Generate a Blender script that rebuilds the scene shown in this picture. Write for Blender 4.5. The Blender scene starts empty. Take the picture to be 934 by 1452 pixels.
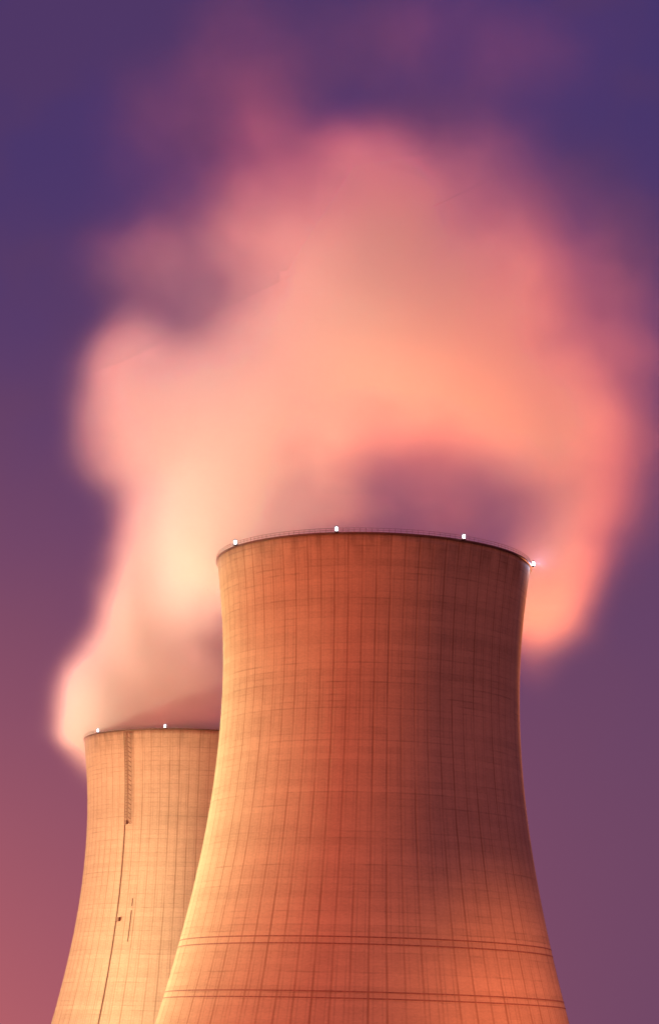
import bpy, bmesh, math, random
from mathutils import Vector, Matrix, Euler
random.seed(7)
PI = math.pi
sc = bpy.context.scene

# ------------------------------------------------------------ camera, sky, lights, exposure
F_PX, PITCH, ROLL = 3400.0, 0.22639, 0.02647
IW, IH = 934.0, 1452.0
cp, sp = math.cos(PITCH), math.sin(PITCH)
FW = Vector((0, cp, sp)); RT0 = Vector((1, 0, 0)); UP0 = Vector((0, -sp, cp))
RT = math.cos(ROLL) * RT0 + math.sin(ROLL) * UP0
UP = -math.sin(ROLL) * RT0 + math.cos(ROLL) * UP0
cd = bpy.data.cameras.new('camera'); cam = bpy.data.objects.new('camera', cd)
sc.collection.objects.link(cam); sc.camera = cam
cd.sensor_fit = 'VERTICAL'; cd.sensor_height = 24.0; cd.lens = 24.0 * F_PX / IH
cd.clip_start = 1.0; cd.clip_end = 60000.0
cam.matrix_world = Matrix((
    (RT.x, UP.x, -FW.x, 0), (RT.y, UP.y, -FW.y, 0), (RT.z, UP.z, -FW.z, 0), (0, 0, 0, 1)))

def at(px, py, Y):
    """world point seen at picture position (px, py) at world distance Y"""
    d = FW + RT * ((px - IW / 2) / F_PX) - UP * ((py - IH / 2) / F_PX)
    return d * (Y / d.y)

sc.view_settings.view_transform = 'Standard'
sc.view_settings.look = 'None'
sc.view_settings.exposure = 0.0
sc.view_settings.gamma = 1.0
sc.view_settings.use_curve_mapping = False
sc.render.engine = 'CYCLES'
cy = sc.cycles
cy.use_denoising = True
cy.max_bounces = 8; cy.volume_bounces = 6; cy.diffuse_bounces = 2
cy.volume_step_rate = 1.0; cy.volume_max_steps = 256
cy.sample_clamp_indirect = 4.0

S = 1.25
NEAR = Vector((9.294 * S, 480 * S, 0.0)); NEAR_TOP = 99.141 * S
FAR = Vector((-36.194 * S, 682.437 * S, 0.0)); FAR_TOP = 87.952 * S
Z_THROAT, R_THROAT, B_UP, B_DN = -25.299 * S, 29.904 * S, 68.326 * S, 72.917 * S
HEIGHT = 150.0

def lin(r, g, b):
    f = lambda c: (c / 255 / 12.92) if c <= 10 else ((c / 255 + 0.055) / 1.055) ** 2.4
    return (f(r), f(g), f(b), 1.0)

class NT:
    """small helper for node trees"""
    def __init__(s, t): s.t = t; s.n = t.nodes; s.l = t.links
    def add(s, k, **kw):
        n = s.n.new(k)
        for a, v in kw.items(): setattr(n, a, v)
        return n
    def put(s, sock, v):
        if isinstance(v, bpy.types.NodeSocket): s.l.new(v, sock)
        elif v is not None: sock.default_value = v
    def m(s, op, a, b=None, c=None, clamp=False):
        n = s.add('ShaderNodeMath', operation=op, use_clamp=clamp)
        s.put(n.inputs[0], a); s.put(n.inputs[1], b); s.put(n.inputs[2], c)
        return n.outputs[0]
    def v(s, op, a, b=None, scale=None):
        n = s.add('ShaderNodeVectorMath', operation=op)
        s.put(n.inputs[0], a); s.put(n.inputs[1], b)
        if scale is not None: s.put(n.inputs[3], scale)
        return n.outputs[1] if op in ('DOT_PRODUCT', 'LENGTH') else n.outputs[0]
    def ss(s, x, lo, hi, a=0.0, b=1.0):
        n = s.add('ShaderNodeMapRange', interpolation_type='SMOOTHSTEP')
        s.put(n.inputs[0], x); s.put(n.inputs[1], lo); s.put(n.inputs[2], hi); s.put(n.inputs[3], a); s.put(n.inputs[4], b)
        return n.outputs[0]
    def mix(s, f, a, b):
        n = s.add('ShaderNodeMix', data_type='RGBA')
        s.put(n.inputs[0], f); s.put(n.inputs[6], a); s.put(n.inputs[7], b)
        return n.outputs[2]

# dusk sky: blue-violet overhead, mauve near the horizon, warm afterglow low on the left; unseen fill added behind and high up
w = bpy.data.worlds.new('World'); sc.world = w; w.use_nodes = True
t = NT(w.node_tree); t.n.clear()
tc = t.add('ShaderNodeTexCoord'); sep = t.add('ShaderNodeSeparateXYZ'); t.l.new(tc.outputs['Generated'], sep.inputs[0])
X, Y, Z = sep.outputs
el = t.m('ARCSINE', Z)
az = t.m('ARCTAN2', X, Y)                      # 0 straight ahead, negative to the left
nz = t.add('ShaderNodeTexNoise'); t.l.new(tc.outputs['Generated'], nz.inputs[0]); nz.inputs['Scale'].default_value = 16.0; nz.inputs['Detail'].default_value = 2.0
zen = t.mix(t.ss(nz.outputs[0], 0.38, 0.62), lin(70, 53, 108), lin(79, 55, 103))
base = t.mix(t.ss(el, 0.05, 0.44), lin(110, 70, 102), zen)
# afterglow
g_el = t.ss(el, -0.16, 0.40, 1.0, 0.0)
g_az = t.ss(t.m('ABSOLUTE', t.m('ADD', az, 0.42)), 0.10, 0.62, 1.0, 0.0)
glow = t.m('MULTIPLY', t.m('POWER', g_el, 1.7), g_az)
c1 = t.mix(glow, base, lin(232, 118, 108))
# red fill added behind the viewer to lift the tower's dark side
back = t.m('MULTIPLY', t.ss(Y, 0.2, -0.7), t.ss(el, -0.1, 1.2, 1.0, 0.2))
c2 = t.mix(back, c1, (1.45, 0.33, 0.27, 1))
c2 = t.mix(t.ss(el, 0.5, 1.1), c2, (0.19, 0.115, 0.45, 1))   # unseen blue fill added high overhead to cool the steam
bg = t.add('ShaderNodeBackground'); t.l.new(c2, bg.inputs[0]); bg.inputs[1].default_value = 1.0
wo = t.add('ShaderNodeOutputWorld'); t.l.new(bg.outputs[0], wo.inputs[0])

def flood(name, loc, target, power, color, angle=60, blend=0.4, radius=6.0):
    ld = bpy.data.lights.new(name, 'SPOT'); o = bpy.data.objects.new(name, ld)
    sc.collection.objects.link(o)
    o.location = loc
    o.rotation_euler = (Vector(target) - Vector(loc)).to_track_quat('-Z', 'Y').to_euler()
    ld.energy = power; ld.color = color; ld.spot_size = math.radians(angle); ld.spot_blend = blend
    ld.shadow_soft_size = radius
    return o
ORANGE = (1.0, 0.19, 0.08); YELLOW = (0.84, 0.86, 0.52)
def around(az_deg, dist, z, c=NEAR):
    a = math.radians(az_deg)
    return Vector((c.x + math.sin(a) * dist, c.y - math.cos(a) * dist, z))
MID = Vector((NEAR.x, NEAR.y, 110))
flood('flood_and_fill', around(-62, 480, -24), (-10, 680, 110), 3.1e7, ORANGE, 80, 1.0, 25.0)
flood('flood_and_fill', around(-97, 430, -30), (-30, 700, 22), 1.3e8, YELLOW, 44, 1.0, 25.0)
flood('flood_and_fill', around(-76, 330, -38, FAR), (FAR.x - 5, FAR.y, 85), 1.45e7, (0.95, 0.72, 0.44), 62, 1.0, 20.0)  # added fill for the far tower and its plume, beyond the yellow cone
flood('flood_and_fill', around(-42, 480, -20), (-37, 600, 152), 8.5e7, (0.80, 0.86, 0.56), 15, 1.0, 15.0)  # added cream fill aimed above the rim to brighten the steam's interior
flood('flood_and_fill', around(158, 330, -30), (NEAR.x + 60, NEAR.y + 36, 106), 2.2e7, (1.0, 0.26, 0.09), 34, 1.0, 20.0)
flood('flood_and_fill', around(38, 190, -24), (NEAR.x + 25, NEAR.y - 20, 2), 3.0e6, (1.0, 0.25, 0.11), 34, 1.0, 10.0)

# ------------------------------------------------------------ helpers
def link(o, parent=None):
    sc.collection.objects.link(o)
    if parent: o.parent = parent
    return o
def mesh_obj(name, bm, mat, parent=None, smooth=True):
    me = bpy.data.meshes.new(name); bm.to_mesh(me); bm.free()
    if smooth:
        for p in me.polygons: p.use_smooth = True
    me.materials.append(mat)
    return link(bpy.data.objects.new(name, me), parent)
def tag(o, label=None, cat=None, group=None, kind=None):
    for k, v in (('label', label), ('category', cat), ('group', group), ('kind', kind)):
        if v: o[k] = v
    return o
def radius(z):          # z below the rim (negative)
    b = B_UP if z > Z_THROAT else B_DN
    return R_THROAT * math.sqrt(1 + ((z - Z_THROAT) / b) ** 2)
def ring_surface(bm, profile, n=288, a0=0.0, a1=2 * PI, close=True):
    """revolve a closed list of (radius, z) about the z axis"""
    full = abs(a1 - a0 - 2 * PI) < 1e-6
    m = n if full else n + 1
    rows = [[bm.verts.new((r * math.cos(a0 + (a1 - a0) * k / n), r * math.sin(a0 + (a1 - a0) * k / n), z)) for r, z in profile] for k in range(m)]
    L = len(profile)
    for k in range(n):
        A = rows[k]; B = rows[(k + 1) % m]
        for j in range(L if close else L - 1):
            bm.faces.new((A[j], B[j], B[(j + 1) % L], A[(j + 1) % L]))
    if not full and close:
        bm.faces.new(rows[0]); bm.faces.new(list(reversed(rows[-1])))
    bmesh.ops.recalc_face_normals(bm, faces=bm.faces)
def box(bm, c, size, rot=None):
    M = Matrix.Translation(c) @ (rot.to_matrix().to_4x4() if rot else Matrix()) @ Matrix.Diagonal((*size, 1))
    bmesh.ops.create_cube(bm, size=1.0, matrix=M)
def bar(bm, a, b, r, n=6):
    a = Vector(a); b = Vector(b); d = b - a
    q = d.to_track_quat('Z', 'Y')
    M = Matrix.Translation((a + b) / 2) @ q.to_matrix().to_4x4()
    bmesh.ops.create_cone(bm, cap_ends=True, segments=n, radius1=r, radius2=r, depth=d.length, matrix=M)

# ------------------------------------------------------------ materials
def material(name):
    m = bpy.data.materials.new(name); m.use_nodes = True
    t = NT(m.node_tree); b = t.n['Principled BSDF']
    return m, t, b
def concrete(name, seed, tint=(0.335, 0.265, 0.17)):
    m, t, b = material(name)
    tc = t.add('ShaderNodeTexCoord'); sep = t.add('ShaderNodeSeparateXYZ'); t.l.new(tc.outputs['Object'], sep.inputs[0])
    X, Y, Z = sep.outputs
    ang = t.m('ARCTAN2', Y, X)
    u = t.m('MULTIPLY', ang, 72 / (2 * PI))
    lift = t.m('MULTIPLY', Z, 1 / 1.55)
    iu = t.m('FLOOR', u); il = t.m('FLOOR', lift)
    def wn(a, bq, off):
        c = t.add('ShaderNodeCombineXYZ'); t.put(c.inputs[0], a); t.put(c.inputs[1], bq); c.inputs[2].default_value = off + seed
        n = t.add('ShaderNodeTexWhiteNoise', noise_dimensions='3D'); t.l.new(c.outputs[0], n.inputs[0]); return n.outputs[0]
    def noise(a, bq, off, scale, detail=3.0, rough=0.55):
        c = t.add('ShaderNodeCombineXYZ'); t.put(c.inputs[0], a); t.put(c.inputs[1], bq); c.inputs[2].default_value = off + seed
        n = t.add('ShaderNodeTexNoise'); t.l.new(c.outputs[0], n.inputs[0]); n.inputs['Scale'].default_value = scale
        n.inputs['Detail'].default_value = detail; n.inputs['Roughness'].default_value = rough; return n.outputs[0]
    # pour seams running up the shell
    wob = t.m('MULTIPLY', t.m('SUBTRACT', noise(iu, Z, 3.1, 0.12, 2.0), 0.5), 0.10)
    fu = t.m('FRACT', t.m('ADD', u, t.m('ADD', wob, 0.5)))
    iu2 = t.m('FLOOR', t.m('ADD', u, 0.0))
    du = t.m('ABSOLUTE', t.m('SUBTRACT', fu, 0.5))           # 0 on a seam
    seam = t.ss(du, 0.03, 0.085, 1.0, 0.0)
    ir = t.m('ROUND', u)
    s_amp = t.m('MULTIPLY', t.ss(wn(ir, 0.0, 1.7), 0.0, 1.0, 0.55, 1.0), t.ss(noise(ir, t.m('MULTIPLY', Z, 0.045), 9.0, 1.0, 3.0), 0.30, 0.62, 0.25, 1.0))
    seam = t.m('MULTIPLY', seam, s_amp)
    # faint seams at half spacing
    fu3 = t.m('ABSOLUTE', t.m('SUBTRACT', t.m('FRACT', t.m('MULTIPLY', u, 2.0)), 0.5))
    seam3 = t.m('MULTIPLY', t.ss(fu3, 0.04, 0.12, 1.0, 0.0), t.ss(noise(iu, t.m('MULTIPLY', Z, 0.06), 5.0, 1.0, 2.0), 0.35, 0.7, 0.03, 0.2))
    # lift joints
    fl = t.m('ABSOLUTE', t.m('SUBTRACT', t.m('FRACT', lift), 0.5))
    j_amp = t.m('MULTIPLY', wn(0.0, t.m('ROUND', lift), 4.4), t.ss(noise(t.m('MULTIPLY', u, 0.35), t.m('MULTIPLY', Z, 0.3), 2.0, 1.0, 3.0), 0.42, 0.66, 0.1, 1.0))
    joint = t.m('MULTIPLY', t.ss(fl, 0.32, 0.47, 0.0, 1.0), j_amp)
    # panel tone, weather bands and fine mottling
    panel = t.m('MULTIPLY', t.m('SUBTRACT', wn(iu, il, 0.3), 0.5), 0.07)
    lifttone = t.m('MULTIPLY', t.m('SUBTRACT', wn(0.0, il, 7.3), 0.5), 0.09)
    bands = t.m('MULTIPLY', t.m('SUBTRACT', noise(t.m('MULTIPLY', u, 0.06), t.m('MULTIPLY', Z, 0.16), 11.0, 1.0, 3.0), 0.5), 0.42)
    fine = t.m('MULTIPLY', t.m('SUBTRACT', noise(t.m('MULTIPLY', u, 3.0), t.m('MULTIPLY', Z, 1.8), 13.0, 1.3, 6.0, 0.85), 0.5), 0.8)
    streak = t.m('MULTIPLY', t.m('SUBTRACT', noise(t.m('MULTIPLY', u, 1.7), t.m('MULTIPLY', Z, 0.035), 17.0, 1.0, 4.0, 0.6), 0.5), 0.24)
    # stain running down below the rim
    top = t.m('MULTIPLY', t.ss(Z, HEIGHT - 9.0, HEIGHT - 0.5), t.ss(noise(t.m('MULTIPLY', u, 1.1), t.m('MULTIPLY', Z, 0.1), 23.0, 1.0, 4.0), 0.35, 0.7, 0.05, 0.38))
    val = t.m('ADD', t.m('ADD', t.m('ADD', panel, lifttone), t.m('ADD', bands, fine)), t.m('ADD', streak, 1.0))
    val = t.m('MULTIPLY', val, t.m('SUBTRACT', 1.0, t.m('MULTIPLY', seam, 0.36)))
    val = t.m('MULTIPLY', val, t.m('SUBTRACT', 1.0, seam3))
    val = t.m('MULTIPLY', val, t.m('SUBTRACT', 1.0, t.m('MULTIPLY', joint, 0.28)))
    val = t.m('MULTIPLY', val, t.m('SUBTRACT', 1.0, top))
    col = t.v('SCALE', (*tint, ), None, scale=val)
    # dirt in the seams is browner than the concrete
    col = t.mix(t.m('MULTIPLY', seam, 0.35), col, (tint[0] * 0.62, tint[1] * 0.42, tint[2] * 0.30, 1))
    t.l.new(col, b.inputs['Base Color'])
    b.inputs['Roughness'].default_value = 0.92
    b.inputs['Specular IOR Level'].default_value = 0.15
    bp = t.add('ShaderNodeBump'); bp.inputs['Strength'].default_value = 0.35; bp.inputs['Distance'].default_value = 0.12
    t.l.new(t.m('ADD', t.m('MULTIPLY', seam, -1.0), t.m('ADD', t.m('MULTIPLY', joint, -0.2), t.m('MULTIPLY', fine, 1.0))), bp.inputs['Height'])
    t.l.new(bp.outputs[0], b.inputs['Normal'])
    return m
def plain(name, col, rough=0.7, metal=0.0, var=0.25, scale=2.0):
    m, t, b = material(name)
    tc = t.add('ShaderNodeTexCoord'); n = t.add('ShaderNodeTexNoise'); t.l.new(tc.outputs['Object'], n.inputs[0])
    n.inputs['Scale'].default_value = scale; n.inputs['Detail'].default_value = 5
    k = t.ss(n.outputs[0], 0.3, 0.7, 1 - var, 1 + var)
    t.l.new(t.v('SCALE', col, None, scale=k), b.inputs['Base Color'])
    b.inputs['Roughness'].default_value = rough; b.inputs['Metallic'].default_value = metal
    return m
M_NEAR = concrete('near_concrete', 0.0)
M_FAR = concrete('far_concrete', 31.0, (0.335, 0.235, 0.16))
M_RIM = plain('weathered_rim_concrete', (0.075, 0.035, 0.022))
M_STEEL = plain('rusty_ladder_steel', (0.13, 0.055, 0.03), 0.8, 0.0)
M_BAND = plain('rusty_hoop_steel', (0.17, 0.085, 0.055), 0.8)
M_BOX = plain('black_lamp_housing', (0.02, 0.018, 0.025), 0.5)
m, t, b = material('lit_lamp_glass'); M_LENS = m
b.inputs['Base Color'].default_value = (0.8, 0.8, 0.9, 1)
b.inputs['Emission Color'].default_value = (0.92, 0.88, 1.0, 1); b.inputs['Emission Strength'].default_value = 7.0

# ------------------------------------------------------------ ground
m, t, b = material('dusk_grass_and_gravel'); M_GROUND = m
tc = t.add('ShaderNodeTexCoord')
n1 = t.add('ShaderNodeTexNoise'); t.l.new(tc.outputs['Object'], n1.inputs[0]); n1.inputs['Scale'].default_value = 0.02; n1.inputs['Detail'].default_value = 10
n2 = t.add('ShaderNodeTexNoise'); t.l.new(tc.outputs['Object'], n2.inputs[0]); n2.inputs['Scale'].default_value = 1.5; n2.inputs['Detail'].default_value = 8
t.l.new(t.mix(t.ss(n1.outputs[0], 0.4, 0.62), (0.055, 0.07, 0.03, 1), (0.14, 0.12, 0.09, 1)), b.inputs['Base Color'])
b.inputs['Roughness'].default_value = 1.0
bp = t.add('ShaderNodeBump'); bp.inputs['Strength'].default_value = 0.6; t.l.new(n2.outputs[0], bp.inputs['Height']); t.l.new(bp.outputs[0], b.inputs['Normal'])
Z_NEAR = NEAR_TOP - HEIGHT; Z_FAR = FAR_TOP - HEIGHT
def ground_z(x, y):
    def s(a, b_, v): v = max(0, min(1, (v - a) / (b_ - a))); return v * v * (3 - 2 * v)
    z = -1.7 + (Z_NEAR + 1.7) * s(60, 480, y)
    z += (Z_FAR - Z_NEAR) * s(690, 760, y)
    return z
bm = bmesh.new()
gx = [-30000, -9000, -3000, -1200] + list(range(-800, 801, 40)) + [1200, 3000, 9000, 30000]
gy = [-30000, -9000, -2000, -500, -100, 0] + list(range(40, 1241, 20)) + [1600, 3000, 9000, 30000]
G = [[bm.verts.new((x, y, ground_z(x, y))) for x in gx] for y in gy]
for j in range(len(gy) - 1):
    for i in range(len(gx) - 1):
        bm.faces.new((G[j][i], G[j][i + 1], G[j + 1][i + 1], G[j + 1][i]))
tag(mesh_obj('ground', bm, M_GROUND), kind='structure')

# ------------------------------------------------------------ cooling towers
def make_tower(loc, mat, label, group):
    root = bpy.data.objects.new('cooling_tower', None); link(root)
    root.location = loc
    tag(root, label, 'cooling tower', group)
    zs = [-HEIGHT + HEIGHT * k / 90 for k in range(91)]
    prof = [(radius(z), z + HEIGHT) for z in zs]
    prof[-1] = (radius(0), HEIGHT)
    inner = [(radius(z) - (0.9 if z > -10 else 0.9 + 0.3 * (-z - 10) / 140), z + HEIGHT) for z in reversed(zs)]
    bm = bmesh.new(); ring_surface(bm, prof + inner, 360)
    mesh_obj('shell', bm, mat, root)
    bm = bmesh.new()
    r0 = radius(0)
    ring_surface(bm, [(r0 - 1.3, HEIGHT + 0.003), (r0 + 0.35, HEIGHT + 0.003), (r0 + 0.35, HEIGHT + 0.42), (r0 - 1.3, HEIGHT + 0.42)], 360)
    o = mesh_obj('rim_walkway', bm, M_RIM, root, smooth=False)
    # guard rail round the rim
    bm = bmesh.new()
    rr = r0 + 0.2
    for k in range(180):
        a = 2 * PI * k / 180
        bar(bm, (rr * math.cos(a), rr * math.sin(a), HEIGHT + 0.42), (rr * math.cos(a), rr * math.sin(a), HEIGHT + 1.4), 0.035, 5)
    for zz in (0.9, 1.4):
        ring_surface(bm, [(rr - 0.04, HEIGHT + zz - 0.025), (rr + 0.04, HEIGHT + zz - 0.025), (rr + 0.04, HEIGHT + zz + 0.025), (rr - 0.04, HEIGHT + zz + 0.025)], 180)
    mesh_obj('guard_rail', bm, M_STEEL, root, smooth=False)
    return root
def hoop(root, z, a0=0.0, a1=2 * PI, h=0.30, d=0.07):
    bm = bmesh.new(); zz = z - HEIGHT
    ring_surface(bm, [(radius(zz) - 0.05, z), (radius(zz) + d, z), (radius(zz + h) + d, z + h), (radius(zz + h) - 0.05, z + h)], 240, a0, a1)
    mesh_obj('hoop', bm, M_BAND, root, smooth=False)
def lamp(root, az_deg, w=0.46, h=0.6):
    """obstruction lamp on a short post outside the rim; azimuth 0 faces the camera, positive to the right"""
    a = math.radians(az_deg)
    d = Vector((math.sin(a), -math.cos(a), 0))
    r = radius(0) + 0.75
    base = bpy.data.objects.new('obstruction_lamp', None)
    bm = bmesh.new()
    c = d * r + Vector((0, 0, HEIGHT + 1.05))
    # post, arm, and dark cage added to draw a dark halo round the lamp
    bar(bm, d * (r - 0.75) + Vector((0, 0, HEIGHT + 0.1)), d * (r - 0.75) + Vector((0, 0, HEIGHT + 0.9)), 0.09)
    bar(bm, d * (r - 0.8) + Vector((0, 0, HEIGHT + 0.6)), d * (r - 0.1) + Vector((0, 0, HEIGHT + 0.6)), 0.09)
    bmesh.ops.create_cone(bm, cap_ends=True, segments=20, radius1=w * 0.9, radius2=w * 1.05, depth=0.34, matrix=Matrix.Translation(c - Vector((0, 0, h + 0.10))))
    bmesh.ops.create_cone(bm, cap_ends=True, segments=20, radius1=w * 1.0, radius2=w * 0.35, depth=0.30, matrix=Matrix.Translation(c + Vector((0, 0, h + 0.06))))
    for k in range(4):
        q = PI / 4 + k * PI / 2
        off = Vector((math.cos(q) * w * 1.12, math.sin(q) * w * 1.12, 0))
        bar(bm, c + off - Vector((0, 0, h + 0.1)), c + off * 0.95 + Vector((0, 0, h)), 0.045, 5)
    o = mesh_obj('obstruction_lamp', bm, M_BOX, root, smooth=False)
    bm = bmesh.new()
    bmesh.ops.create_uvsphere(bm, u_segments=20, v_segments=12, radius=1.0, matrix=Matrix.Translation(c) @ Matrix.Diagonal((w * 0.86, w * 0.86, h, 1)))
    mesh_obj('lens', bm, M_LENS, o)
    return d, c

near = make_tower((NEAR.x, NEAR.y, Z_NEAR), M_NEAR, 'tall orange-lit concrete cooling tower in front, right half in dark shadow', 'concrete cooling towers')
far = make_tower((FAR.x, FAR.y, Z_FAR), M_FAR, 'smaller pale orange concrete cooling tower behind, with ladder, cut by the front tower', 'concrete cooling towers')

# world z of the four hoops of the near tower (seen at picture rows y near the middle of the shell)
def shell_z(py, px=515):
    # height on the near face of the shell that shows at row py
    z = 60.0
    for _ in range(30):
        r = radius(z - NEAR_TOP)
        z = at(px, py, NEAR.y - r).z
    return z - Z_NEAR
for py in (1333.5, 1343.5, 1411.5, 1421.0):
    hoop(near, shell_z(py - 5) - 0.15)

for a in (-58.5, -14.0, 31.0, 83.0): lamp(near, a)
for a in (-54.5, -12.5): lamp(far, a)
# (the other lamps round the back of the rims are hidden by the towers)

# ladder with safety cage, junction boxes and conduit on the far tower
def on_shell(az_deg, z, out=0.0):
    a = math.radians(az_deg); r = radius(z - HEIGHT) + out
    return Vector((math.sin(a) * r, -math.cos(a) * r, z))
A_L = -35.5
bm = bmesh.new()
zt_, zb_ = HEIGHT - 0.5, HEIGHT - 31.0
for s_ in (0.0, 1.1):
    da = s_ / radius(0) * 180 / PI
    z = zt_
    while z > zb_:
        z2 = max(z - 3, zb_); bar(bm, on_shell(A_L + da, z, 0.35), on_shell(A_L + da, z2, 0.35), 0.10, 5); z = z2
z = zt_
while z > zb_:
    z2 = z - 1.0
    bar(bm, on_shell(A_L, z, 0.35), on_shell(A_L + 1.1 / radius(0) * 180 / PI, z, 0.35), 0.06, 4)
    z = z2
ladder = mesh_obj('ladder', bm, M_STEEL, far, smooth=False)
bm = bmesh.new()
z = zt_
d1 = 1.6 / radius(0) * 180 / PI; d2 = 2.9 / radius(0) * 180 / PI
k = 0
while z > zb_:      # slanting cage hoops
    bar(bm, on_shell(A_L + d1, z, 0.5), on_shell(A_L + d2, z - 0.9, 0.5), 0.13, 5)
    z -= 1.6
for dd in (d1, d2):
    z = zt_
    while z > zb_:
        z2 = max(z - 3, zb_); bar(bm, on_shell(A_L + dd, z, 0.5), on_shell(A_L + dd, z2, 0.5), 0.05, 5); z = z2
mesh_obj('safety_cage', bm, M_BAND, ladder, smooth=False)
bm = bmesh.new()
z = zb_
while z > 0.5:
    z2 = max(z - 3, 0.3); bar(bm, on_shell(A_L, z, 0.12), on_shell(A_L, z2, 0.12), 0.15, 5); z = z2
mesh_obj('conduit', bm, M_BAND, far, smooth=False)
for zz, dd in ((HEIGHT - 31.2, 1.6), (HEIGHT - 64.0, 2.4), (HEIGHT - 101.0, 2.0)):
    bm = bmesh.new(); c = on_shell(A_L + dd * 0.7, zz, 0.35)
    box(bm, c, (1.15, 0.8, 1.25), Euler((0, 0, math.radians(A_L))))
    bmesh.ops.bevel(bm, geom=list(bm.edges), offset=0.08, segments=2, affect='EDGES')
    mesh_obj('junction_box', bm, M_BAND, far, smooth=False)
for z1, z2 in ((HEIGHT - 57.0, HEIGHT - 59.6), (HEIGHT - 61.0, HEIGHT - 71.5)):
    bm = bmesh.new(); z = z1
    while z > z2:
        z3 = max(z - 2, z2); bar(bm, on_shell(-27.0, z, 0.08), on_shell(-27.0, z3, 0.08), 0.13, 5); z = z3
    mesh_obj('short_pipe', bm, M_BAND, far, smooth=False)

# small lights of the lamps glowing in the steam
def glim(loc, power):
    ld = bpy.data.lights.new('lamp_glow', 'POINT'); o = bpy.data.objects.new('lamp_glow', ld); link(o)
    o.location = loc; ld.energy = power; ld.color = (0.72, 0.66, 1.0); ld.shadow_soft_size = 0.3
a = math.radians(83.0)
glim(near.location + Vector((math.sin(a) * (radius(0) + 1.9), -math.cos(a) * (radius(0) + 1.9), HEIGHT + 1.05)), 2.5e3)

# ------------------------------------------------------------ steam
VOX = 1.3
def steam(name, blobs, mat, label, seed, carve=(), noise_amt=0.38):
    """a drifting plume: soft puffs summed into one density field, broken up by noise"""
    P = []
    for (px, py, Y, rx, ry, rd, amp) in blobs:
        c = at(px, py, Y); k = (Y / FW.y) / F_PX * 1.0
        P.append((c, Vector((rx * k, rd, ry * k)), amp))
    lo = Vector([min(c[i] - 2.0 * r[i] for c, r, a in P) for i in range(3)])
    hi = Vector([max(c[i] + 2.0 * r[i] for c, r, a in P) for i in range(3)])
    vol = bpy.data.volumes.new(name); o = link(bpy.data.objects.new(name, vol))
    g = bpy.data.node_groups.new(name, 'GeometryNodeTree')
    g.interface.new_socket('Geometry', in_out='INPUT', socket_type='NodeSocketGeometry')
    g.interface.new_socket('Geometry', in_out='OUTPUT', socket_type='NodeSocketGeometry')
    t = NT(g)
    pos = t.add('GeometryNodeInputPosition').outputs[0]
    # warp the space a little so no puff keeps a perfect outline
    def noise_vec(scale, detail, off, src):
        n = t.add('ShaderNodeTexNoise'); t.l.new(t.v('ADD', src, (off, off * 0.7, seed)), n.inputs['Vector'])
        n.inputs['Scale'].default_value = scale; n.inputs['Detail'].default_value = detail; n.inputs['Roughness'].default_value = 0.5
        return n
    w1 = noise_vec(0.022, 2.0, 5.0, pos); w2 = noise_vec(0.07, 1.0, 40.0, pos)
    wp = t.v('ADD', pos, t.v('SCALE', t.v('SUBTRACT', w1.outputs['Color'], (0.5, 0.5, 0.5)), None, scale=20.0))
    wp = t.v('ADD', wp, t.v('SCALE', t.v('SUBTRACT', w2.outputs['Color'], (0.5, 0.5, 0.5)), None, scale=2.5))
    total = None
    for c, r, a in P:
        q = t.v('MULTIPLY', t.v('SUBTRACT', wp, tuple(c)), (1 / r.x, 1 / r.y, 1 / r.z))
        e = t.m('EXPONENT', t.m('MULTIPLY', t.v('DOT_PRODUCT', q, q), -1.6))
        total = t.m('MULTIPLY', e, a) if total is None else t.m('MULTIPLY_ADD', e, a, total)
    n = noise_vec(0.03, 3.0, 90.0, wp)
    nn = t.ss(n.outputs[0], 0.3, 0.7, 1.0 - noise_amt, 1.0 + noise_amt * 0.6)
    total = t.m('MULTIPLY', total, nn)
    dens = t.m('POWER', t.ss(total, 0.05, 1.7, 0.0, 1.0), 1.25)
    dens = t.m('ADD', t.m('MULTIPLY', dens, 1.0), t.m('MULTIPLY', t.ss(total, 0.02, 0.5), 0.05))
    vc = t.add('GeometryNodeVolumeCube')
    t.l.new(dens, vc.inputs['Density'])
    vc.inputs['Min'].default_value = lo; vc.inputs['Max'].default_value = hi
    for i, nm in enumerate(('Resolution X', 'Resolution Y', 'Resolution Z')):
        vc.inputs[nm].default_value = max(8, int((hi[i] - lo[i]) / VOX))
    sm = t.add('GeometryNodeSetMaterial'); sm.inputs['Material'].default_value = mat
    t.l.new(vc.outputs[0], sm.inputs[0])
    go = t.add('NodeGroupOutput'); t.l.new(sm.outputs[0], go.inputs[0])
    md = o.modifiers.new('plume', 'NODES'); md.node_group = g
    vol.materials.append(mat)
    tag(o, label, 'steam plume', 'steam plumes')
    return o
def steam_material(name, density):
    m = bpy.data.materials.new(name); m.use_nodes = True
    t = NT(m.node_tree); t.n.clear()
    at_ = t.add('ShaderNodeAttribute', attribute_name='density')
    vs = t.add('ShaderNodeVolumeScatter'); out = t.add('ShaderNodeOutputMaterial')
    vs.inputs['Color'].default_value = (1.0, 0.68, 0.78, 1)
    vs.inputs['Anisotropy'].default_value = 0.0
    t.l.new(t.m('MULTIPLY', at_.outputs['Fac'], density), vs.inputs['Density'])
    t.l.new(vs.outputs[0], out.inputs['Volume'])
    return m
M_STEAM = steam_material('white_steam', 0.115); M_STEAM_THICK = steam_material('thick_steam', 0.28)
NY, FY = NEAR.y, FAR.y
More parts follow.
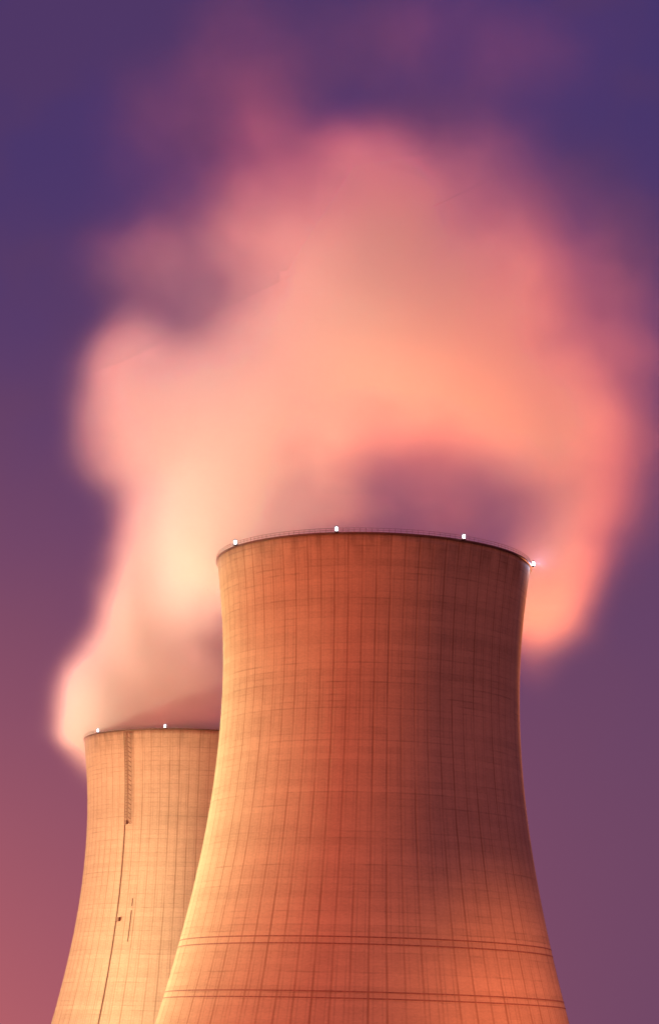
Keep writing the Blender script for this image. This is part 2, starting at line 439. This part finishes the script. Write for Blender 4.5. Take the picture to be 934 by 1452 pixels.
# px, py, world distance, half width px, half height px, half depth m, strength
near_blobs = [
    # mouth of the tower
    (430, 800, NY - 10, 110, 60, 26, 0.9),
    (420, 735, NY - 12, 75, 55, 22, 0.8),
    (500, 750, NY - 10, 60, 50, 22, 0.4),
    (620, 800, NY + 10, 140, 30, 24, 0.25),
    # bright column leaning left over the lip, spilling behind the shell
    (325, 710, NY, 85, 130, 26, 1.6),
    (275, 800, NY + 16, 85, 115, 24, 1.4),
    (270, 600, NY + 5, 130, 110, 26, 1.1),
    (170, 600, NY + 5, 85, 110, 20, 0.9),
    (175, 515, NY + 5, 65, 60, 16, 0.8),
    (360, 540, NY, 150, 120, 28, 1.0),
    (440, 650, NY, 110, 100, 24, 0.9),
    (480, 700, NY, 70, 80, 22, 0.5),
    (765, 620, NY, 70, 70, 22, 0.4),
    # body rising to the right
    (480, 430, NY, 160, 140, 32, 0.9),
    (600, 490, NY, 180, 150, 32, 0.8),
    (600, 590, NY, 150, 90, 28, 0.45),
    (540, 290, NY, 130, 120, 28, 0.9),
    (640, 340, NY, 170, 140, 28, 0.75),
    (700, 480, NY, 150, 130, 28, 0.7),
    (760, 600, NY, 140, 110, 26, 0.8),
    (805, 720, NY, 95, 100, 24, 0.6),
    (500, 220, NY, 80, 60, 22, 0.55),
    (640, 225, NY, 150, 75, 24, 0.34),
    (760, 370, NY, 130, 160, 24, 0.26),
    (385, 310, NY, 110, 110, 22, 0.6),
    (400, 195, NY, 90, 125, 20, 0.38),
    # downwash behind the right lip
    (772, 840, NY + 30, 80, 84, 18, 1.5),
    (790, 760, NY + 25, 80, 70, 18, 0.8),
    (620, 720, NY, 170, 110, 26, 0.47),
    # thin wisps up left
    (280, 375, NY, 150, 95, 20, 0.55),
    (160, 370, NY, 95, 80, 20, 0.26),
    (290, 270, NY, 230, 190, 22, 0.10),
    (768, 798, NY - 3, 30, 26, 6, 0.35),
    (765, 950, NY + 30, 40, 60, 14, 0.16),
    (340, 50, NY, 110, 120, 20, 0.3),
    (210, 180, NY, 190, 120, 20, 0.22),
    (650, 60, NY, 280, 130, 22, 0.38),
    (880, 400, NY, 130, 220, 24, 0.27),
    (895, 620, NY, 130, 200, 26, 0.28),
]
far_blobs = [
    (260, 1045, FY, 140, 40, 26, 1.2),
    (185, 990, FY, 85, 80, 24, 2.0),
    (138, 1035, FY + 6, 48, 70, 20, 2.6),
    (135, 985, FY + 3, 40, 60, 18, 1.2),
    (235, 920, FY, 90, 95, 26, 2.0),
    (255, 840, FY, 85, 100, 26, 1.8),
    (240, 730, FY, 80, 100, 26, 1.0),
    (300, 900, FY, 70, 75, 24, 1.4),
    (310, 960, FY, 90, 100, 26, 1.0),
]
steam('steam_plume', near_blobs, M_STEAM, 'broad pink and cream steam plume billowing from the front cooling tower', 3.0)
steam('steam_plume', far_blobs, M_STEAM_THICK, 'narrow steam plume rising from the rear cooling tower on the left', 11.0)
